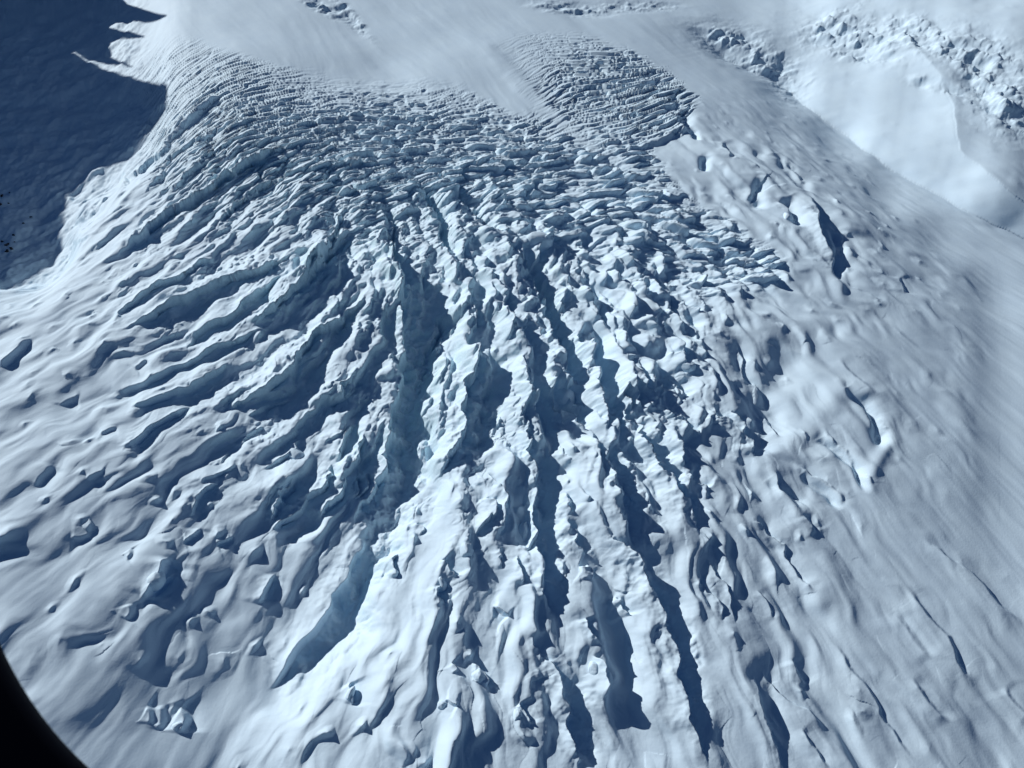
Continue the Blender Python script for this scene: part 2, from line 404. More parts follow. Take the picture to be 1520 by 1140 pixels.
# ------------------------------------------------------------------ traced crests and gullies
# ('c', drop, width of the bump on the lit side, width of the hollow on the shaded side, points)  all in photo pixels at that place
CREST = [
 (9,16,20,[(262,137),(230,165),(205,200),(180,228),(165,243)]),
 (11,14,20,[(330,128),(295,160),(268,185),(245,215),(228,240),(195,262),(168,288)]),
 (8,12,16,[(330,178),(300,205),(275,215),(240,250),(212,288)]),
 (8,12,14,[(327,220),(300,240),(270,270),(252,285)]),
 (18,22,34,[(428,212),(400,230),(370,245),(335,262),(280,297),(225,335),(190,365),(165,385)]),
 (10,12,18,[(420,258),(400,267),(360,293),(318,332)]),
 (8,14,16,[(160,246),(130,268),(105,290),(98,308)]),
 (8,12,14,[(150,300),(125,322),(100,345)]),
 (7,12,14,[(140,345),(110,360),(95,378),(85,395)]),
 (16,16,24,[(520,330),(490,365),(467,390),(450,423),(430,437),(400,467),(368,490)]),
 (15,18,26,[(440,380),(410,395),(385,405),(335,415),(300,432),(277,445),(250,460),(205,482),(172,497)]),
 (11,14,14,[(320,372),(290,398),(260,415),(232,425),(190,455),(163,482)]),
 (12,14,18,[(420,405),(400,420),(375,445),(345,470),(300,490),(272,524)]),
 (10,12,16,[(400,482),(385,490),(350,505),(315,520),(280,540),(235,558),(190,574),(155,582)]),
 (13,14,22,[(340,538),(310,562),(280,577),(230,592),(190,600)]),
 (18,16,26,[(545,440),(520,465),(500,480),(470,500),(450,520),(430,548),(400,577),(365,597),(342,612)]),
 (9,12,14,[(440,590),(427,595),(400,600),(367,615)]),
 (10,14,16,[(480,588),(470,605),(455,622),(435,640)]),
 (9,12,18,[(392,632),(370,645),(352,662)]),
 (8,10,12,[(345,668),(330,680),(318,690)]),
 (9,12,14,[(355,690),(330,700),(305,710),(298,722)]),
 (12,14,22,[(330,715),(305,728),(290,745),(275,768)]),
 (10,14,16,[(445,650),(430,672),(410,685),(395,695)]),
 (18,20,34,[(440,705),(425,740),(400,775)]),
 (16,14,26,[(500,690),(480,720),(455,740),(430,765),(400,785)]),
 (20,18,30,[(545,640),(540,670),(520,695),(505,725),(490,745),(478,775)]),
 (12,14,16,[(285,600),(250,622),(215,642),(180,670)]),
 (10,10,14,[(262,850),(245,862),(225,880),(205,885)]),
 (10,14,18,[(45,505),(25,520),(0,545)]),
 (7,12,16,[(75,690),(60,705),(45,722)]),
 (6,12,14,[(138,785),(120,793),(100,797)]),
 (9,12,14,[(292,782),(285,795),(275,800)]),
 (6,8,10,[(170,632),(155,640),(142,645)]),
 (6,8,10,[(115,583),(100,588),(88,598)]),
 (7,9,12,[(160,700),(145,703),(130,710)]),
 (7,8,10,[(218,530),(205,538),(192,545)]),
 (28,22,60,[(578,300),(582,340),(575,380),(590,420),(598,460),(606,500),(598,540),(590,590),(580,630),(572,680),(562,710),(548,740),(530,770),(515,800)]),
 (16,16,26,[(505,300),(498,340),(480,370),(470,400),(450,430)]),
 (14,12,16,[(615,262),(630,295),(645,325),(655,360),(668,385),(672,400)]),
 (16,14,22,[(690,420),(700,450),(706,480),(704,500)]),
 (26,22,50,[(704,500),(706,530),(695,560),(692,600),(688,640),(672,670),(660,690),(640,710)]),
 (14,12,20,[(722,255),(735,280),(748,300),(760,312)]),
 (18,14,26,[(668,275),(680,300),(705,320),(728,340),(740,355)]),
 (28,20,42,[(740,355),(765,385),(785,400),(800,430),(812,460),(818,490),(830,520),(845,555),(862,590),(880,610)]),
 (12,12,18,[(745,450),(752,480),(765,500),(775,525)]),
 (14,12,20,[(785,525),(775,550),(778,580),(800,600),(805,625)]),
 (18,14,26,[(830,560),(822,590),(838,610),(842,625)]),
 (20,16,28,[(884,480),(880,510),(884,550),(890,590),(900,630),(898,645)]),
 (24,18,32,[(775,615),(785,640),(782,670),(790,690),(800,730),(798,770),(800,810),(802,850),(810,890),(820,920)]),
 (12,12,16,[(718,700),(735,715),(748,740),(742,780),(745,800)]),
 (18,14,30,[(870,640),(885,665),(898,690),(905,720),(918,750),(930,790),(940,805)]),
 (12,12,16,[(842,590),(858,610),(872,640)]),
 (22,16,24,[(920,590),(938,620),(950,650),(965,675),(985,700),(1005,730),(1020,760),(1032,800)]),
 (14,12,18,[(918,570),(925,590),(935,605)]),
 (22,18,34,[(888,795),(915,805),(940,830),(955,860),(975,890),(990,930),(1000,970),(1005,1010),(1020,1060),(1040,1140)]),
 (20,18,34,[(800,970),(818,990),(830,1020),(842,1060),(855,1100),(865,1150)]),
 (14,14,20,[(1082,610),(1100,635),(1112,660),(1120,680)]),
 (10,12,14,[(1020,545),(1012,535),(1000,520)]),
 (10,12,16,[(960,555),(975,570),(985,580)]),
 (12,12,14,[(925,560),(935,585),(950,608)]),
 (12,12,14,[(990,550),(1010,570),(1025,590)]),
 (12,12,16,[(1000,620),(1015,635),(1035,645)]),
 (10,12,14,[(995,655),(1005,675),(1012,690)]),
 (9,10,12,[(1050,605),(1065,620),(1085,630)]),
 (10,12,14,[(1015,700),(1035,715),(1050,725)]),
 (8,18,14,[(1087,507),(1100,530),(1114,557),(1130,580),(1147,597)]),
 (7,16,12,[(1130,610),(1147,630),(1161,650)]),
 (8,14,12,[(1217,637),(1233,650),(1247,667),(1265,690),(1281,710),(1286,728)]),
 (7,14,12,[(1181,687),(1200,700),(1221,713),(1240,735),(1250,752)]),
 (7,14,12,[(1137,703),(1150,720),(1164,733),(1201,757)]),
 (6,14,12,[(1274,587),(1285,600),(1297,613),(1310,633),(1308,657)]),
 (8,16,13,[(1112,765),(1124,777),(1157,807),(1170,828),(1184,850),(1207,882)]),
 (6,14,12,[(1184,765),(1195,777),(1212,795)]),
 (5,16,12,[(1125,870),(1140,895),(1155,915)]),
 (6,20,12,[(1340,880),(1354,893),(1377,923),(1404,947),(1414,987),(1444,1013)]),
 (5,20,12,[(1326,910),(1345,940),(1381,980)]),
 (6,20,12,[(1345,1010),(1370,1040),(1404,1080)]),
 (6,24,18,[(1230,950),(1247,973),(1281,1023),(1305,1060),(1324,1087),(1351,1137)]),
 (6,24,16,[(1365,795),(1400,825),(1440,855),(1480,900),(1520,930)]),
 (9,18,16,[(1108,1000),(1118,1035),(1135,1075),(1157,1133),(1165,1160)]),
 (7,14,12,[(1125,998),(1140,1015),(1157,1033),(1177,1047),(1200,1060),(1222,1085)]),
 (7,16,14,[(1180,1085),(1200,1110),(1227,1145)]),
 (7,14,10,[(1048,835),(1075,870),(1085,900),(1096,930)]),
 (9,14,14,[(1030,850),(1045,880),(1065,905),(1070,925)]),
 (7,14,12,[(1170,980),(1185,1000),(1200,1020)]),
 (5,24,20,[(1480,1020),(1500,1045),(1530,1070)]),
 (12,12,16,[(655,830),(668,840),(680,858)]),
 (12,12,16,[(650,870),(655,885),(662,895)]),
 (9,10,12,[(680,800),(695,812),(700,820)]),
 (12,14,18,[(735,900),(745,905),(760,915)]),
 (10,14,14,[(590,820),(590,845),(580,855)]),
 (12,12,16,[(520,1015),(525,1030),(522,1048)]),
 (10,14,22,[(700,985),(715,990),(725,1010),(722,1022)]),
 (10,10,14,[(655,1040),(665,1045),(675,1050)]),
 (11,12,16,[(775,1040),(785,1060),(790,1078)]),
 (9,12,14,[(660,985),(668,995),(665,1005)]),
 (12,12,18,[(868,920),(880,945),(885,960)]),
 (13,12,18,[(872,975),(888,985),(892,1000),(888,1040)]),
 (11,12,14,[(925,885),(930,900),(935,915)]),
 (9,14,20,[(790,945),(798,960),(805,985)]),
 (12,14,20,[(850,770),(858,800),(872,825)]),
 (10,12,14,[(858,840),(870,845),(875,862)]),
 (22,22,50,[(545,790),(525,830),(508,865),(490,900),(468,935),(440,965),(420,995),(395,1025)]),
 (16,16,30,[(250,830),(240,850),(228,868),(215,888)]),
 (8,12,14,[(213,1055),(222,1060),(220,1075)]),
 (12,12,16,[(262,1055),(272,1068),(268,1085)]),
 (9,12,16,[(240,1045),(238,1060),(232,1080)]),
 (12,12,14,[(405,850),(395,870),(385,895)]),
 (8,9,10,[(190,898),(192,910),(186,920)]),
 (7,9,10,[(186,815),(190,822),(184,828)]),
 (9,11,14,[(345,795),(335,800),(322,805)]),
 (10,12,14,[(692,290),(700,300),(707,312)]),
 (12,14,16,[(819,335),(817,350),(820,365)]),(13,14,18,[(812,350),(808,372),(790,388)]),(10,10,16,[(838,425),(835,440),(842,450)]),
 (9,10,12,[(520,362),(535,357),(560,352)]),(8,9,11,[(780,280),(790,284),(800,285)]),
 (10,12,14,[(720,740),(730,752),(727,775)]),(10,10,14,[(842,725),(845,750),(855,762)]),(8,9,11,[(967,587),(975,597),(980,605)]),
 (8,9,11,[(1000,587),(1015,597)]),(8,9,11,[(1005,615),(1022,622)]),(8,8,10,[(1052,620),(1062,628)]),
 (14,14,20,[(516,565),(510,587),(485,602)]),(9,10,14,[(510,622),(500,650),(480,662)]),(16,14,26,[(526,625),(512,652),(505,690)]),
 (9,10,12,[(415,730),(405,745),(395,757)]),(9,10,12,[(442,720),(430,735),(422,752)]),(10,10,14,[(533,706),(530,735)]),(10,10,14,[(552,698),(547,720),(532,737)]),
 (9,10,12,[(624,767),(628,780),(627,793)]),(11,10,14,[(722,765),(716,780),(707,792)]),(14,12,20,[(794,765),(798,800),(784,826)]),
 (11,10,14,[(767,827),(772,850),(770,872)]),(9,9,12,[(737,813),(742,830),(740,845)]),(12,12,16,[(640,460),(645,480),(638,500)]),
 (10,12,14,[(860,395),(872,405),(885,410)]),(10,10,12,[(905,400),(918,410),(925,420)]),(12,12,16,[(935,415),(945,425),(955,440)]),(12,14,18,[(960,405),(975,418),(990,432),(1000,440)]),
 (12,12,16,[(1030,405),(1044,412),(1045,425)]),(10,12,12,[(1010,445),(1022,455),(1035,465)]),(9,9,12,[(985,455),(998,462)]),(8,10,10,[(955,470),(968,478)]),
 (8,10,12,[(1000,350),(1010,360),(1018,368)]),(8,9,10,[(1070,345),(1078,352)]),(8,9,10,[(1045,340),(1055,348)]),(9,9,10,[(1075,370),(1088,378),(1092,372)]),
 (9,9,10,[(1095,385),(1105,395),(1110,405)]),(8,9,9,[(1080,395),(1088,402)]),(7,9,9,[(1130,408),(1138,416)]),
 # upper right field
 (8,12,16,[(985,165),(1000,175),(1012,190),(1005,205)]),
 (8,22,26,[(1010,190),(985,205),(960,212),(940,220)]),
 (9,14,14,[(1112,295),(1122,280),(1128,300)]),
 (6,18,18,[(1150,300),(1165,312),(1182,330)]),
 (10,16,16,[(1195,290),(1205,310),(1212,345),(1230,380),(1236,410)]),
 (7,12,12,[(1068,205),(1075,222),(1080,240)]),
 (5,22,18,[(1160,230),(1180,255),(1195,280)]),
 (4,18,12,[(1246,412),(1280,435),(1310,452)]),
 (4,20,16,[(1330,410),(1338,425),(1340,438)]),
 (16,40,36,[(1340,600),(1400,680)]) if False else (4,20,14,[(1240,530),(1275,565),(1300,590)]),
 (6,16,18,[(1240,340),(1245,365),(1248,400)]),
]
GULLY = [  # (depth, half width, points)
 (11,9,[(1258,575),(1290,605),(1306,635),(1303,668)]),(10,8,[(1222,648),(1255,680),(1278,705),(1281,735)]),(7,8,[(1192,702),(1225,730),(1247,757)]),(5,7,[(1140,712),(1165,735),(1197,758)]),
 (8,9,[(1127,268),(1129,290),(1127,310)]),(8,10,[(1168,292),(1180,315),(1185,338)]),(8,6,[(1050,232),(1046,254)]),(6,7,[(1017,162),(1020,188)]),(8,6,[(1030,190),(1033,210)]),
 (8,8,[(1240,340),(1247,380),(1240,420)]),(6,12,[(1090,500),(1115,555),(1150,600),(1163,655)]),(5,10,[(1150,225),(1180,260),(1200,290)]),
 (27,27,[(650,420),(640,470),(625,530),(612,600),(605,680),(590,740),(565,800),(540,860),(515,920),(478,980),(445,1030),(400,1080)]),
 (20,20,[(715,560),(722,600),(720,640),(700,680)]),
 (20,14,[(790,395),(815,440),(835,490),(850,530),(868,580)]),
 (16,12,[(895,520),(902,570),(912,620)]),
 (16,14,[(815,650),(812,700),(818,760),(818,820),(824,880)]),
 (12,14,[(900,660),(925,710),(940,770)]),
 (12,10,[(960,640),(990,690),(1018,740),(1030,790)]),
 (14,14,[(965,840),(990,890),(1010,950),(1020,1010),(1040,1090)]),
 (12,16,[(830,990),(850,1030),(862,1090),(880,1150)]),
 (12,12,[(500,300),(490,345),(478,390)]),
 (14,9,[(575,300),(580,350),(578,390)]),
 (14,9,[(625,275),(650,310),(662,345),(678,385)]),
 (12,12,[(690,300),(720,335),(745,350)]),
 (10,10,[(640,620),(650,680)]),
 (10,20,[(470,760),(440,790),(410,800)]),
 (9,30,[(1180,520),(1150,570),(1130,640),(1140,690)]),
 (-3,17,[(1140,690),(1180,655),(1215,620),(1245,585),(1290,580),(1325,610),(1325,650)]),
 (-3,10,[(1325,650),(1300,690),(1285,740)]),
 (-3,9,[(1100,385),(1150,420),(1200,450),(1245,470)]),
 (-2,14,[(800,150),(850,180),(920,225),(980,270),(1040,300)]),
 (-1.6,16,[(720,60),(760,110),(800,150)]),
]

VALE = [ # V-shaped folds: depth, width on the left, width on the right, sharpness, points
 (20,50,30,[(1010,20),(1070,60),(1124,87),(1174,113),(1227,157),(1281,200),(1347,247),(1430,292),(1520,337),(1640,400)]),
 (-9,22,50,[(1330,40),(1400,140),(1412,190),(1421,230),(1450,252),(1480,275),(1520,305),(1580,350)]),
]
def curve(pts, k=3):
    if len(pts) < 3: return pts
    P = [pts[0]] + list(pts) + [pts[-1]]
    out = []
    for i in range(1, len(P) - 2):
        p0, p1, p2, p3 = P[i - 1:i + 3]
        for j in range(k):
            t = j / k
            out.append(tuple(.5 * (2 * p1[c] + (p2[c] - p0[c]) * t + (2 * p0[c] - 5 * p1[c] + 4 * p2[c] - p3[c]) * t * t + (3 * p1[c] - p0[c] - 3 * p2[c] + p3[c]) * t ** 3) for c in (0, 1)))
    return out + [pts[-1]]

def seg_dist(x, y, pts):
    pts = curve(pts)
    """distance, side (+1 where the light goes) and place 0..1 along a polyline, everything on the ground plane"""
    P = [px_to_plane(a, b) for a, b in pts]
    P = [(float(a), float(b)) for a, b in P]
    L = [math.hypot(P[i + 1][0] - P[i][0], P[i + 1][1] - P[i][1]) for i in range(len(P) - 1)]
    tot = sum(L)
    ex, ey = P[-1][0] - P[0][0], P[-1][1] - P[0][1]
    flip = 1.0 if (-ey * LX + ex * LY) > 0 else -1.0      # left normal of the chord against the light
    best = np.full(x.shape, 1e12, f32); side = np.ones(x.shape, f32); tt = np.zeros(x.shape, f32); acc = 0
    over = np.zeros(x.shape, f32)
    for i, l in enumerate(L):
        ax, ay = P[i]; dx, dy = (P[i + 1][0] - ax) / l, (P[i + 1][1] - ay) / l
        rx = x - f32(ax); ry = y - f32(ay)
        s = rx * f32(dx) + ry * f32(dy)
        sc_ = np.clip(s, 0, l)
        qx = rx - sc_ * f32(dx); qy = ry - sc_ * f32(dy)
        d = qx * qx + qy * qy
        cr = (f32(dx) * ry - f32(dy) * rx) * f32(flip)
        m = d < best
        best = np.where(m, d, best); side = np.where(m, cr, side)
        tt = np.where(m, (acc + sc_) / tot, tt)
        acc += l
    return np.sqrt(best), np.sign(side), tt, tot

Ht = np.zeros(X.shape, f32)
gmask = np.zeros(X.shape, f32)
wob1 = fbm(XQ / 26, YQ / 26, 3, 3); wob2 = fbm(XQ / 9, YQ / 9, 2, 9)
wobm = fbm(XQ / 42, YQ / 42, 2, 13); wobl = fbm(XQ / 70, YQ / 70, 2, 5)
def window(pts, m):
    xs = [p[0] for p in pts]; ys = [p[1] for p in pts]
    i0 = np.searchsorted(us, min(xs) - m - 90); i1 = np.searchsorted(us, max(xs) + m + 90)
    vv = -vs
    j0 = np.searchsorted(vv, -(max(ys) + m + 90)); j1 = np.searchsorted(vv, -(min(ys) - m - 90))
    return slice(max(j0, 0), max(j1, 1)), slice(max(i0, 0), max(i1, 1))
GK, CK = 1.15, 1.15
for (dep, hw, pts) in GULLY:
    w = window(pts, hw * 3)
    x, y = XQ[w], YQ[w]
    s = S[w]
    d, sd, t, tot = seg_dist(x + (wob1[w] * 8 + wobm[w] * (14 if hw > 20 else 4) if hw > 9 and dep > 11 else wobl[w] * 9), y + wobl[w] * (10 if hw > 9 else 5), pts)
    k = np.exp(-(d / (hw * s)) ** 2) * sstep(-.08, .18, t) * (1 - sstep(.72, 1.04, t))
    Ht[w] -= dep * GK * s * k
    if dep > 11: gmask[w] = np.maximum(gmask[w], k * min(1, .6 + dep / 50))
rgh = np.clip((mR + mB) * 1.6, .22, 1)
for (dep, wl, wr, pts) in VALE:
    pts = curve(pts, 3)
    d, sd, t, tot = seg_dist(XQ + wobl * 4, YQ + wobl * 4, pts)
    s = S; dd = d / s
    Ht -= dep * s * np.exp(-np.sqrt(dd ** 2 + 16) / np.where(sd > 0, wr, wl)) * sstep(0, .2, t)
for (drop, wu, wd_, pts) in CREST:
    w = window(pts, 4 * max(wu, wd_))
    s = S[w]
    x, y = XQ[w], YQ[w]
    if drop <= 9: drop = drop * .65; wd_ = wd_ * 1.3
    d, sd, t, tot = seg_dist(x + (wobm[w] * 9 * (.35 + .65 * rgh[w]) + (wob1[w] * 4.5 + wob2[w] * 1.6) * rgh[w]) * s, y + (wobl[w] * 6 + wob1[w] * 3 * rgh[w]) * s, pts)
    sdist = d * sd / s                                    # in photo pixels, + on the shaded side
    env = sstep(0, .22, t) * (1 - sstep(.8, 1, t))
    env = env * (1 + .35 * wob1[w] * rgh[w])
    up = np.exp(-np.maximum(-sdist, 0) / wu) * (1 - .0)
    cliff = 2.6 + 11.0 * np.clip(1 - rgh[w] * 1.4, 0, 1)
    fall = sstep(0, 1, sdist / cliff)
    low = np.exp(-(np.maximum(sdist - cliff, 0) / wd_) ** 1.5)
    prof = np.where(sdist < 0, .55 * up, .55 * (1 - fall) - .45 * fall * low)
    # beyond the ends the drop dies away
    Ht[w] += (drop * CK * s * prof * env).astype(f32)
print('traced', time.time() - T0)

# ------------------------------------------------------------------ procedural relief
wx = fbm(X / 70, Y / 70, 2, 21) * 14; wy = fbm(X / 70, Y / 70, 2, 31) * 14
wx2 = fbm(X / 18, Y / 18, 2, 41) * 2.5; wy2 = fbm(X / 18, Y / 18, 2, 51) * 2.5
xw = X + wx + wx2; yw = Y + wy + wy2
H = np.zeros(X.shape, f32)
calm = 1 - .85 * gmask

def toshade(ax, ay):
    return np.where(-ay * LX + ax * LY > 0, 1, -1).astype(f32)

# 1 transverse crevasses: long slabs across the flow, each tipped, with a steep face down-glacier
mL = sstep(520, 800, PX) * (1 - sstep(60, 200, PY) * .0)
F1, F2, r1, r2, oa, oc, sp = cells(X + wx * .45, Y + wy * .45, 36.0, cxx, cxy, 11.0, 1, 4, .8, mC)
o = np.clip(oc * toshade(cxx, cxy) * 1.5, -1, 1)
e = F2 - F1
H += mC * 15 * (-.8 + sstep(0.0, .16, e) * (.6 + .5 * r1) + .3 * o * sstep(0, .35, e))
# 2 serac blocks: rows across the flow at the brow of the icefall, rounder and drawn out downhill below it
brow = 1 - sstep(250, 400, PY - np.clip(PX - 800, 0, 300) * .35)
mB1 = mB * brow; mB2 = mB * (1 - brow)
F1, F2, r1, r2, oa, oc, sp = cells(X + wx * .6 + wx2, Y + wy * .6 + wy2, 36.0, cxx, cxy, 2.8, 2, 3, .9, mB1)
e = F2 - F1
H += np.clip(mB1 * 1.1, 0, 1) * calm * 18 * (-.45 + sstep(0, .32, e) * (.3 + 1.05 * r1 * r1) + (r2 - .5) * .9 * oa * sstep(0, .4, e) + .35 * oc * toshade(cxx, cxy) * sstep(0, .3, e))
F1, F2, r1, r2, oa, oc, sp = cells(xw, yw, 38.0, fxx, fxy, 2.2, 14, 2, .95, mB2)
e = F2 - F1
H += np.clip(mB2, 0, 1) * calm * 13 * (-.3 + sstep(0, .7, e) * (.2 + 1.0 * r1) + .3 * oc * toshade(fxx, fxy) * sstep(0, .3, e) + .6 * sp)
F1, F2, r1, r2, oa, oc, sp = cells(X + wx * .7, Y + wy * .7, 17.0, fxx, fxy, 1.7, 5, 2, .95, mB)
H += mB * calm * (5 - 3 * brow) * sp
low0 = sstep(560, 760, PY)
# small broken ice, in patches and along the crests
crag = (.25 + .75 * sstep(-.05, .45, fbm(X / 75, Y / 75, 2, 85))) * np.clip(mB * .8 + mR * 1.0 - .35 + ice * .7 - low0 * .35, 0, 1)
F1, F2, r1, r2, oa, oc, sp = cells(X + wx2 * 2, Y + wy2 * 2, 10.0, fxx, fxy, 1.3, 15, 1, .95, crag)
H += crag * (1 - .6 * brow) * 2.7 * (sstep(0, .6, F2 - F1) * (r1 > .3) * (.2 + r1) + .8 * sp)
# the upper icefall on the far right: heaped, rounded blocks on a slope that faces the sun
F1, F2, r1, r2, oa, oc, sp = cells(X + wx * .6 + wx2, Y + wy * .6 + wy2, 30.0, cxx, cxy, 1.7, 17, 2, .95, mU)
H += mU * 7 * (-.5 + sstep(0, .8, F2 - F1) * (.1 + .9 * r1) + .9 * sp)
F1, F2, r1, r2, oa, oc, sp = cells(X + wx2 * 2, Y + wy2 * 2, 14.0, cxx, cxy, 1.4, 18, 2, .95, mU)
H += mU * 3.4 * (-.3 + sstep(0, .7, F2 - F1) * (.2 + .8 * r1) + .8 * sp)
# lone knobs with a pointed top
kn = np.clip(mS * .45 + mR * .7, 0, 1)
F1, F2, r1, r2, oa, oc, sp = cells(X + wx * .8 + wx2, Y + wy * .8 + wy2, 44.0, fxx, fxy, 1.5, 16, 2, .95, kn)
H += kn * 13 * np.where(r1 > .62, np.maximum(0, 1 - F1 * (1.9 + 2.2 * r2)) ** 1.4, 0) * calm
# 3 ribs along the flow
F1, F2, r1, r2, oa, oc, sp = cells(X + wx, Y + wy, 58.0, fxx, fxy, 4.0, 3, 3, .95, mR)
H += mR * calm * 17 * (.9 * sp + .15 * oc * toshade(fxx, fxy) * sstep(0, .3, F2 - F1))
F1, F2, r1, r2, oa, oc, sp = cells(X + wx, Y + wy, 27.0, fxx, fxy, 3.2, 6, 3, .95, mR)
low = sstep(600, 800, PY)
H += mR * calm * (10 - 1.5 * low) * (1.0 * sp + .4 * np.maximum(0, 1 - F1 * 1.3) * r2)
F1, F2, r1, r2, oa, oc, sp = cells(X + wx, Y + wy, 14.0, fxx, fxy, 2.2, 10, 2, .95, mR)
patch = sstep(-.1, .5, fbm(X / 120, Y / 120, 2, 81))
H += mR * calm * (5 - 2 * low) * sp * patch
# 4 soft mounds, sparse
F1, F2, r1, r2, oa, oc, sp = cells(X + wx * 1.6, Y + wy * 1.6, 85.0, fxx, fxy, 2.2, 7, 2, .95, mS)
H += mS * 12 * sp
F1, F2, r1, r2, oa, oc, sp = cells(X + wx * 1.2, Y + wy * 1.2, 34.0, fxx, fxy, 1.8, 8, 2, .95, mS)
H += mS * 6 * sp * np.abs(sp) * calm
# 5 wind-smoothed streaks everywhere
F1, F2, r1, r2, oa, oc, sp = cells(X + wx * .4, Y + wy * .4, 90.0, fxx, fxy, 8.0, 9, 4, .95, inside)
vall = 1 - sstep(-40, -100, Zm) if False else sstep(-110, -50, Zm)
far = 1 - .6 * (1 - sstep(60, 260, PY))
H += .9 * sp * inside * vall
F1, F2, r1, r2, oa, oc, sp = cells(X + wx * .4, Y + wy * .4, 34.0, fxx, fxy, 8.0, 12, 4, .95, inside)
H += .55 * sp * inside * vall * far
F1, F2, r1, r2, oa, oc, sp = cells(X + wx * .3, Y + wy * .3, 15.0, fxx, fxy, 7.0, 19, 4, .95, inside * (1 - np.clip(mR * 2 + mB * 2, 0, 1)))
H += .2 * far * sp * np.clip(inside * (1 - np.clip(mR * 2 + mB * 2, 0, 1)), 0, 1) * vall
H += (1 - vall) * (fbm(X / 90, Y / 90, 4, 93) * 9)
H += gmask * (fbm(X / 30, Y / 30, 4, 97) * 5 + np.abs(fbm(X / 60, Y / 60, 3, 98)) * 6)
H += fbm(X / 400, Y / 400, 2, 61) * 5
H += fbm(X / 11, Y / 11, 3, 71) * .3 * np.clip(mR + mB, 0, 1)
print('relief', time.time() - T0)

Z = Zm + H + Ht
# the snow leans over its lee side: crests overhang a little where the shadow falls
lean = np.clip(.55 * (H - 1) , -8, 16) * np.clip(mR + mB + mS, 0, 1) + np.clip(.2 * Ht, -6, 8)
X = X + lean * LX
Y = Y + lean * LY

# ------------------------------------------------------------------ far rises and the valley side beyond the left edge of the picture

# ------------------------------------------------------------------ materials
def nodes(m):
    m.use_nodes = True
    t = m.node_tree; t.nodes.clear()
    return t, t.nodes.new, t.links.new

def snow_mat(name, ice=1.0, base=(0.70, 0.865, 0.97)):
    m = bpy.data.materials.new(name)
    t, N, L = nodes(m)
    out = N('ShaderNodeOutputMaterial'); bs = N('ShaderNodeBsdfPrincipled')
    geo = N('ShaderNodeNewGeometry'); tc = N('ShaderNodeTexCoord')
    sep = N('ShaderNodeSeparateXYZ'); L(geo.outputs['Normal'], sep.inputs[0])
    n1 = N('ShaderNodeTexNoise'); n1.inputs['Scale'].default_value = .02; n1.inputs['Detail'].default_value = 6
    L(tc.outputs['Object'], n1.inputs['Vector'])
    n2 = N('ShaderNodeTexNoise'); n2.inputs['Scale'].default_value = .35; n2.inputs['Detail'].default_value = 5
    L(tc.outputs['Object'], n2.inputs['Vector'])
    # snow does not lie on steep faces: they show pale blue-green ice
    st = N('ShaderNodeMapRange'); st.inputs[1].default_value = .74; st.inputs[2].default_value = .48
    st.inputs[3].default_value = 0; st.inputs[4].default_value = 1
    ad = N('ShaderNodeMath'); ad.operation = 'MULTIPLY_ADD'
    L(n2.outputs[0], ad.inputs[0]); ad.inputs[1].default_value = .35; 
    sb = N('ShaderNodeMath'); sb.operation = 'SUBTRACT'; L(sep.outputs[2], sb.inputs[0]); sb.inputs[1].default_value = .17
    L(sb.outputs[0], ad.inputs[2]); L(ad.outputs[0], st.inputs[0])
    ice_f = N('ShaderNodeMath'); ice_f.operation = 'MULTIPLY'; L(st.outputs[0], ice_f.inputs[0])
    at = N('ShaderNodeAttribute'); at.attribute_name = 'ice'; at.attribute_type = 'GEOMETRY'
    mm = N('ShaderNodeMath'); mm.operation = 'MULTIPLY_ADD'; L(at.outputs['Fac'], mm.inputs[0]); mm.inputs[1].default_value = ice; mm.inputs[2].default_value = .04
    L(mm.outputs[0], ice_f.inputs[1]); ice_f.use_clamp = True
    icc = N('ShaderNodeValToRGB')
    icc.color_ramp.elements[0].position = .35; icc.color_ramp.elements[0].color = (.46, .66, .73, 1)
    icc.color_ramp.elements[1].position = .65; icc.color_ramp.elements[1].color = (.64, .83, .87, 1)
    L(n2.outputs[0], icc.inputs[0])
    snc = N('ShaderNodeValToRGB')
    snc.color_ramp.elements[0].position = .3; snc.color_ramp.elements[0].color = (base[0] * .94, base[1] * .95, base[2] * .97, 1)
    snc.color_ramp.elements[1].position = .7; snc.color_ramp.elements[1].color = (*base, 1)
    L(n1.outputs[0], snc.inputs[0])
    mx = N('ShaderNodeMix'); mx.data_type = 'RGBA'
    L(ice_f.outputs[0], mx.inputs[0]); L(snc.outputs[0], mx.inputs[6]); L(icc.outputs[0], mx.inputs[7])
    L(mx.outputs[2], bs.inputs['Base Color'])
    bs.inputs['Roughness'].default_value = .72
    bs.inputs['Specular IOR Level'].default_value = .2
    bp = N('ShaderNodeBump'); bp.inputs['Strength'].default_value = .15; bp.inputs['Distance'].default_value = 1.2
    L(n2.outputs[0], bp.inputs['Height']); L(bp.outputs[0], bs.inputs['Normal'])
    L(bs.outputs[0], out.inputs[0])
    return m
M_SNOW = snow_mat('glacier_snow')

def to_world(x, y, z):
    c, s = math.cos(TILT), math.sin(TILT)
    return x, y * c - z * s, y * s + z * c

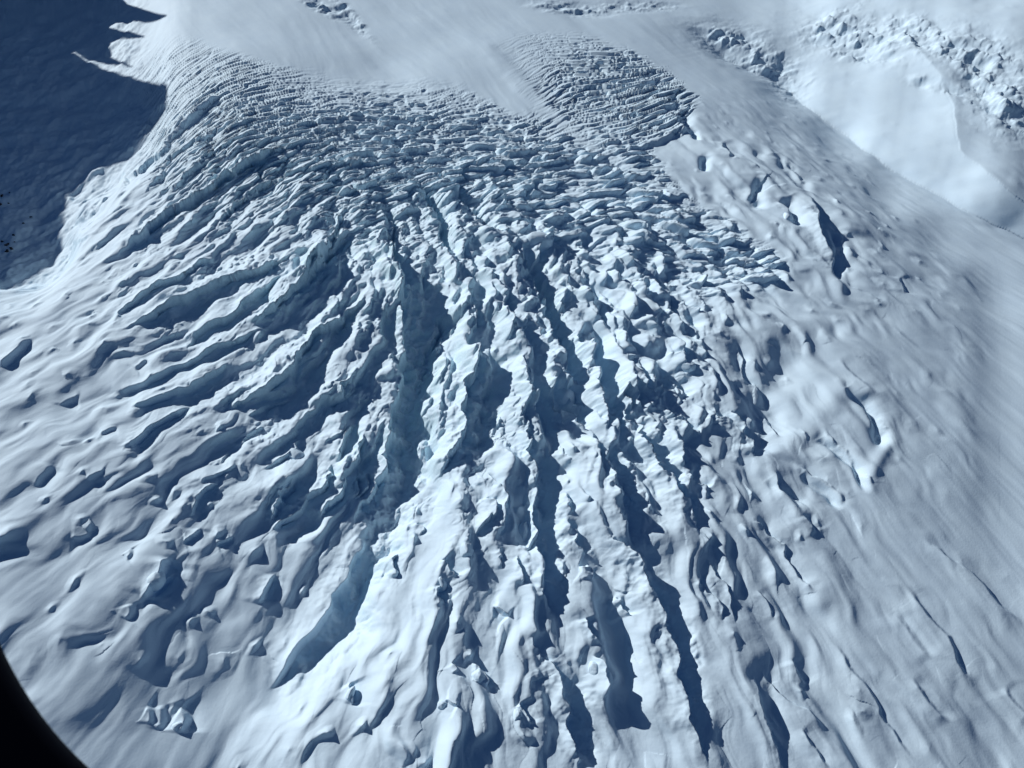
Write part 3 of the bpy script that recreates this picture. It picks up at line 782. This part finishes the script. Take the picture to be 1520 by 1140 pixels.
def grid_mesh(name, x, y, z, attr=None, mat=None):
    nr, nc = x.shape
    wx_, wy_, wz_ = to_world(x, y, z)
    co = np.empty((nr * nc, 3), f32); co[:, 0] = wx_.ravel(); co[:, 1] = wy_.ravel(); co[:, 2] = wz_.ravel()
    i = np.arange(nr * nc, dtype=np.int32).reshape(nr, nc)
    # rows run from near to far, columns left to right
    q = np.stack([i[:-1, :-1], i[:-1, 1:], i[1:, 1:], i[1:, :-1]], -1).reshape(-1, 4)
    me = bpy.data.meshes.new(name)
    me.vertices.add(len(co)); me.vertices.foreach_set('co', co.ravel())
    me.loops.add(q.size); me.loops.foreach_set('vertex_index', q.ravel())
    me.polygons.add(len(q)); me.polygons.foreach_set('loop_start', np.arange(0, q.size, 4, dtype=np.int32))
    me.update(calc_edges=True)
    me.shade_smooth()
    if attr is not None:
        a = me.attributes.new('ice', 'FLOAT', 'POINT'); a.data.foreach_set('value', attr.ravel().astype(f32))
    if mat: me.materials.append(mat)
    o = bpy.data.objects.new(name, me); sc.collection.objects.link(o)
    return o

g = grid_mesh('glacier', X, Y, Z, ice, M_SNOW)
g['kind'] = 'structure'
print('mesh', time.time() - T0)

# ------------------------------------------------------------------ the mountain west of the glacier: its jagged crest throws the big shadow
FPX_X, FPX_Y = plane_to_px(X, Y, Zm)
hx, hy = -LX, -LY                                      # towards the sun, on the plane
TAN = -LPL.z / math.hypot(LPL.x, LPL.y)
EDGE = [(-260,520,0),(-60,450,0),(0,425,0),(50,408,0),(86,385,-10),(95,345,-15),(104,295,-20),(140,262,-15),(195,225,-10),(226,190,5),(248,152,15),(248,122,10),(205,100,5),(165,86,0),(102,77,0),
        (165,63,0),(222,52,0),(160,44,0),(185,36,0),(252,22,0),(190,6,0),(175,-10,0),(240,-32,0),(190,-60,0),(280,-90,0),(150,-130,0)]
prof_pts = []
for a_, b_, z_ in EDGE:
    k_ = int(np.argmin((FPX_X - a_) ** 2 + (FPX_Y - b_) ** 2)); j_, i_ = divmod(k_, X.shape[1])
    z_ = float(Zm[j_, i_]) if a_ > -30 else z_
    x0, y0 = map(float, px_to_plane(a_, b_, z_))
    prof_pts.append((x0 * hy - y0 * hx, x0 * hx + y0 * hy, z_))      # across the light, towards the sun
prof_pts.sort()
OFF = 3400.0                                           # the crest stands on this line, left of everything the camera sees
qs = np.array([p[0] for p in prof_pts]); ps = np.array([p[1] for p in prof_pts]); zs = np.array([p[2] for p in prof_pts])
print('q', qs.min(), qs.max(), 'p', ps.min(), ps.max(), 'tan', TAN)
qq = np.arange(qs.min() - 600, qs.max() + 1500, 7.0); ww = np.concatenate([np.arange(-900, -90, 22.0), np.arange(-90, 90, 7.0), np.arange(90, 900, 22.0)])
QQ, WW = np.meshgrid(qq, ww, indexing='ij')
crest_p = OFF
top = np.interp(qq, qs, zs) + TAN * (crest_p - np.interp(qq, qs, ps))
top = np.where(qq < qs.min(), np.maximum(top - (qs.min() - qq) * .8, -250), top)
nz = fbm((QQ / 90).astype(f32), (WW / 90).astype(f32), 5, 91) * 40 * np.clip(np.abs(WW) / 120, 0, 1)
ker = np.exp(-(np.arange(-150, 151) / 70.0) ** 2); ker /= ker.sum()
tops = np.convolve(np.pad(top, 150, mode='edge'), ker, mode='valid')
bl = np.clip((np.abs(WW) - 40) / 240, 0, 1); bl = bl * bl * (3 - 2 * bl)
mz = top[:, None] * (1 - bl) + tops[:, None] * bl - np.abs(WW) * 2.2 + nz
mz = np.maximum(mz, -330 + 0 * mz)
MX = QQ * hy + (crest_p + WW) * hx; MY = -QQ * hx + (crest_p + WW) * hy
mpx, mpy = plane_to_px(MX, MY, mz)
vis = (mpx > 0) & (mpx < 1520) & (mpy > 0) & (mpy < 1140)
print('mountain visible verts', vis.sum(), 'of', vis.size, mpx[vis].max() if vis.any() else '')
M_SHADED_ROCKSNOW = snow_mat('mountain_snow_shaded', 0.0, (.42, .50, .58))  # thin snow over rock, base colour also lowered to deepen the flank's shade
print('crest heights', top.min(), top.max())
mo = grid_mesh('mountain', MX, MY, mz, np.zeros(MX.shape, f32), M_SHADED_ROCKSNOW)
mo['kind'] = 'structure'

# ------------------------------------------------------------------ the aircraft's window frame, of which the lower left corner is in view
def ring():
    D = .30
    k = D / FPX
    x0, x1, y0, y1, r = -34, 2320, -720, 1272, 535
    pts = []
    for cx_, cy_, a0 in ((x1 - r, y0 + r, -90), (x1 - r, y1 - r, 0), (x0 + r, y1 - r, 90), (x0 + r, y0 + r, 180)):
        for i in range(33):
            a = R(a0 + 90 * i / 32)
            pts.append(((cx_ + r * math.cos(a) - 760) * k, (570 - cy_ - r * math.sin(a)) * k, math.cos(a), -math.sin(a)))
    prof = [(0.004, -.016), (.0008, -.013), (0, -.009), (0.0006, -.005), (.004, -.002), (.012, 0), (.05, .001), (.056, -.004), (.056, -.016)]
    import bmesh
    bm = bmesh.new()
    vs_ = []
    for x, y, nx_, ny_ in pts:
        vs_.append([bm.verts.new((x + nx_ * a, y + ny_ * a, -D + b + .016)) for a, b in prof])
    n = len(vs_); m = len(prof)
    for i in range(n):
        for j in range(m):
            bm.faces.new((vs_[i][j], vs_[(i + 1) % n][j], vs_[(i + 1) % n][(j + 1) % m], vs_[i][(j + 1) % m]))
    bmesh.ops.recalc_face_normals(bm, faces=bm.faces)
    me = bpy.data.meshes.new('window_frame'); bm.to_mesh(me); bm.free()
    me.shade_smooth()
    o = bpy.data.objects.new('window_frame', me)
    o.location = cam.location; o.rotation_euler = cam.rotation_euler
    sc.collection.objects.link(o)
    return o
fr = ring()
m = bpy.data.materials.new('black_rubber'); t, N, L = nodes(m)
o_ = N('ShaderNodeOutputMaterial'); b_ = N('ShaderNodeBsdfPrincipled'); L(b_.outputs[0], o_.inputs[0])
nn = N('ShaderNodeTexNoise'); nn.inputs['Scale'].default_value = 400
rr = N('ShaderNodeValToRGB'); rr.color_ramp.elements[0].color = (.004, .003, .007, 1); rr.color_ramp.elements[1].color = (.010, .007, .013, 1)
L(nn.outputs[0], rr.inputs[0]); L(rr.outputs[0], b_.inputs['Base Color']); b_.inputs['Roughness'].default_value = .8
b_.inputs['Specular IOR Level'].default_value = .15
fr.data.materials.append(m)
fr['label'] = "curved black rim of the aircraft window at the lower left, close to the viewer"
fr['category'] = "window frame"

# ------------------------------------------------------------------ things standing on the ice: great blocks, and rocks in the shaded valley
FPX_X, FPX_Y = plane_to_px(X, Y, Z)
def ground_at(px, py):
    d = (FPX_X - px) ** 2 + (FPX_Y - py) ** 2
    k = int(np.argmin(d)); j, i = divmod(k, X.shape[1])
    return float(X[j, i]), float(Y[j, i]), float(Z[j, i]), float(S[j, i])
from mathutils import noise as mnoise
import bmesh
def lump(name, px, py, w, d, h, rot, seed, mat, label, cat, group, box=.8, rough=.035, facet=0.0, sink=.75):
    """w, d, h in photo pixels; a weathered block with its foot in the snow"""
    x, y, z, s = ground_at(px, py)
    bm = bmesh.new()
    bmesh.ops.create_icosphere(bm, subdivisions=5 if w > 14 else 4, radius=1)
    off = Vector((seed * 7.3, seed * 3.1, seed * 1.7))
    rnd = random.Random(seed)
    cuts = [(Vector((rnd.uniform(-1, 1), rnd.uniform(-1, 1), rnd.uniform(-.3, 1))).normalized(), rnd.uniform(.55, .85)) for _ in range(9)]
    for v in bm.verts:
        p = v.co.copy()
        q = Vector([math.copysign(abs(c) ** box, c) for c in p])
        q = q.normalized() * (q.length * .5 + .5)
        for n_, c_ in cuts:                               # planes that chop the block into faces
            e = q.dot(n_) - c_
            if e > 0: q -= n_ * e * (.55 + .4 * facet)
        k = mnoise.fractal(p * 1.3 + off, 1.0, 2.0, 3) * rough * 1.4 + mnoise.fractal(p * 4 + off, 1.0, 2.0, 3) * rough * .45
        q *= 1 + k
        q.x *= w * s / 2; q.y *= d * s / 2; q.z *= h * s
        if q.z > 0: q.x += q.z * .12; 
        v.co = q
    me = bpy.data.meshes.new(name); bm.to_mesh(me); bm.free()
    me.shade_smooth(); me.materials.append(mat)
    a = me.attributes.new('ice', 'FLOAT', 'POINT'); a.data.foreach_set('value', np.full(len(me.vertices), .08, f32))
    o = bpy.data.objects.new(name, me)
    o.location = RT @ Vector((x, y, z - sink * h * s * .5))
    o.rotation_euler = (TILT, 0, 0); 
    o.rotation_mode = 'XYZ'
    o.matrix_world = Matrix.Translation(o.location) @ RT @ Matrix.Rotation(R(rot), 4, 'Z')
    sc.collection.objects.link(o)
    o['label'] = label; o['category'] = cat
    if group: o['group'] = group
    return o
GI = 'ice blocks standing out of the icefall'
BLK = [
 (436,672,42,26,15,-55,1,'long smooth snow-capped ice block with a big dark shadow, left of the long gully'),
 (800,352,40,40,17,20,2,'largest rounded snow-covered ice block, right of the dark crevasse in the upper middle'),
 (824,348,22,26,12,10,3,'smaller rounded ice block leaning on the right of the largest one in the upper middle'),
 (838,585,32,44,13,25,4,'egg-shaped smooth white ice block between the two dark troughs right of centre'),
 (780,790,26,44,17,0,5,'tall white egg-shaped ice block on the left rim of the long trough below centre'),
 (710,1003,30,24,16,-10,6,'pale blue faceted ice block alone on the smooth snow near the bottom centre'),
 (656,1046,18,16,9,0,7,'small grey ice block just below and left of the pale blue faceted block'),
 (519,1028,14,22,10,-20,8,'small dark-sided ice block near the bottom right of the wide shaded gully'),
 (692,815,18,26,13,15,9,'pointed ice block with a wedge shadow on the snow rib below the centre'),
 (655,865,16,24,13,5,10,'narrow upright ice block just below the wedge-shadowed one'),
 (1020,540,26,20,11,-20,11,'rounded dome of snow-covered ice with an oval shadow, right edge of rough ice'),
 (706,572,24,32,12,-10,12,'hollow-faced ice block on the lit rib beside the broad shaded pit in the middle'),
 (768,1060,16,24,11,-15,13,'dark-sided ice block on the bottom slope below the pale blue block'),
 (950,735,30,26,13,10,14,'lumpy snow-covered ice block on the rib right of the long trough below centre'),
 (230,862,26,34,11,-35,15,'broad dark-faced ice mound alone on the smooth snow at lower left'),
 (262,1078,22,14,9,10,16,'cracked ice block in the cluster near the bottom left corner'),
 (1168,322,16,22,9,-20,17,'rounded ice knob with a dark hollow beside the smooth slope at upper right'),
 (880,990,16,26,12,5,18,'squared grey ice block on the lit rib just left of the last deep trough'),
]
for (a_, b_, w_, d_, h_, r_, sd_, lb_) in BLK:
    lump('ice_block', a_, b_, w_, d_, h_, r_, sd_, M_SNOW, lb_, 'ice block', GI)
m = bpy.data.materials.new('dark_rock'); t, N, L = nodes(m)
o_ = N('ShaderNodeOutputMaterial'); b_ = N('ShaderNodeBsdfPrincipled'); L(b_.outputs[0], o_.inputs[0])
nn = N('ShaderNodeTexNoise'); nn.inputs['Scale'].default_value = .25; nn.inputs['Detail'].default_value = 6
tc = N('ShaderNodeTexCoord'); L(tc.outputs['Object'], nn.inputs['Vector'])
rr = N('ShaderNodeValToRGB'); rr.color_ramp.elements[0].position = .35; rr.color_ramp.elements[0].color = (.015, .017, .022, 1); rr.color_ramp.elements[1].position = .7; rr.color_ramp.elements[1].color = (.06, .06, .065, 1)
L(nn.outputs[0], rr.inputs[0]); L(rr.outputs[0], b_.inputs['Base Color']); b_.inputs['Roughness'].default_value = .9
GR = 'dark rocks in the shaded valley at the left edge'
RK = [
 (3,291,5,8,4,0,31,'tall dark rock at the left edge, highest of the bare rocks in the shaded valley'),
 (1,304,4,6,3,0,32,'dark rock cut by the left edge, just below the tall one'),
 (14,286,4,4,2,0,33,'small dark rock right of the tall one in the shaded valley'),
 (12,302,3,3,2,0,34,'tiny dark rock below the small one in the shaded valley'),
 (46,322,5,4,2,20,35,'lone dark rock standing apart, farthest right in the shaded valley'),
 (34,331,4,3,2,0,36,'thin dark rock between the lone one and the lower rock cluster'),
 (20,349,8,4,3,-25,37,'long narrow dark rock on top of the lower rock cluster at the left edge'),
 (10,363,11,7,4,10,38,'broad dark rock in the middle of the lower rock cluster at the left edge'),
 (17,369,8,6,4,-20,39,'dark rock at the lower right of the lower cluster at the left edge'),
 (10,374,10,5,4,0,40,'lowest dark rock of the cluster at the left edge'),
 (4,359,5,4,3,0,41,'small dark rock at the upper left of the lower cluster'),
 (22,359,5,3,2,0,42,'small dark rock at the right of the lower cluster'),
]
for (a_, b_, w_, d_, h_, r_, sd_, lb_) in RK:
    lump('rock', a_, b_, w_, d_, h_, r_, sd_, m, lb_, 'rock', GR, box=.8, rough=.3, facet=1.0, sink=.2)
print('done', time.time() - T0)
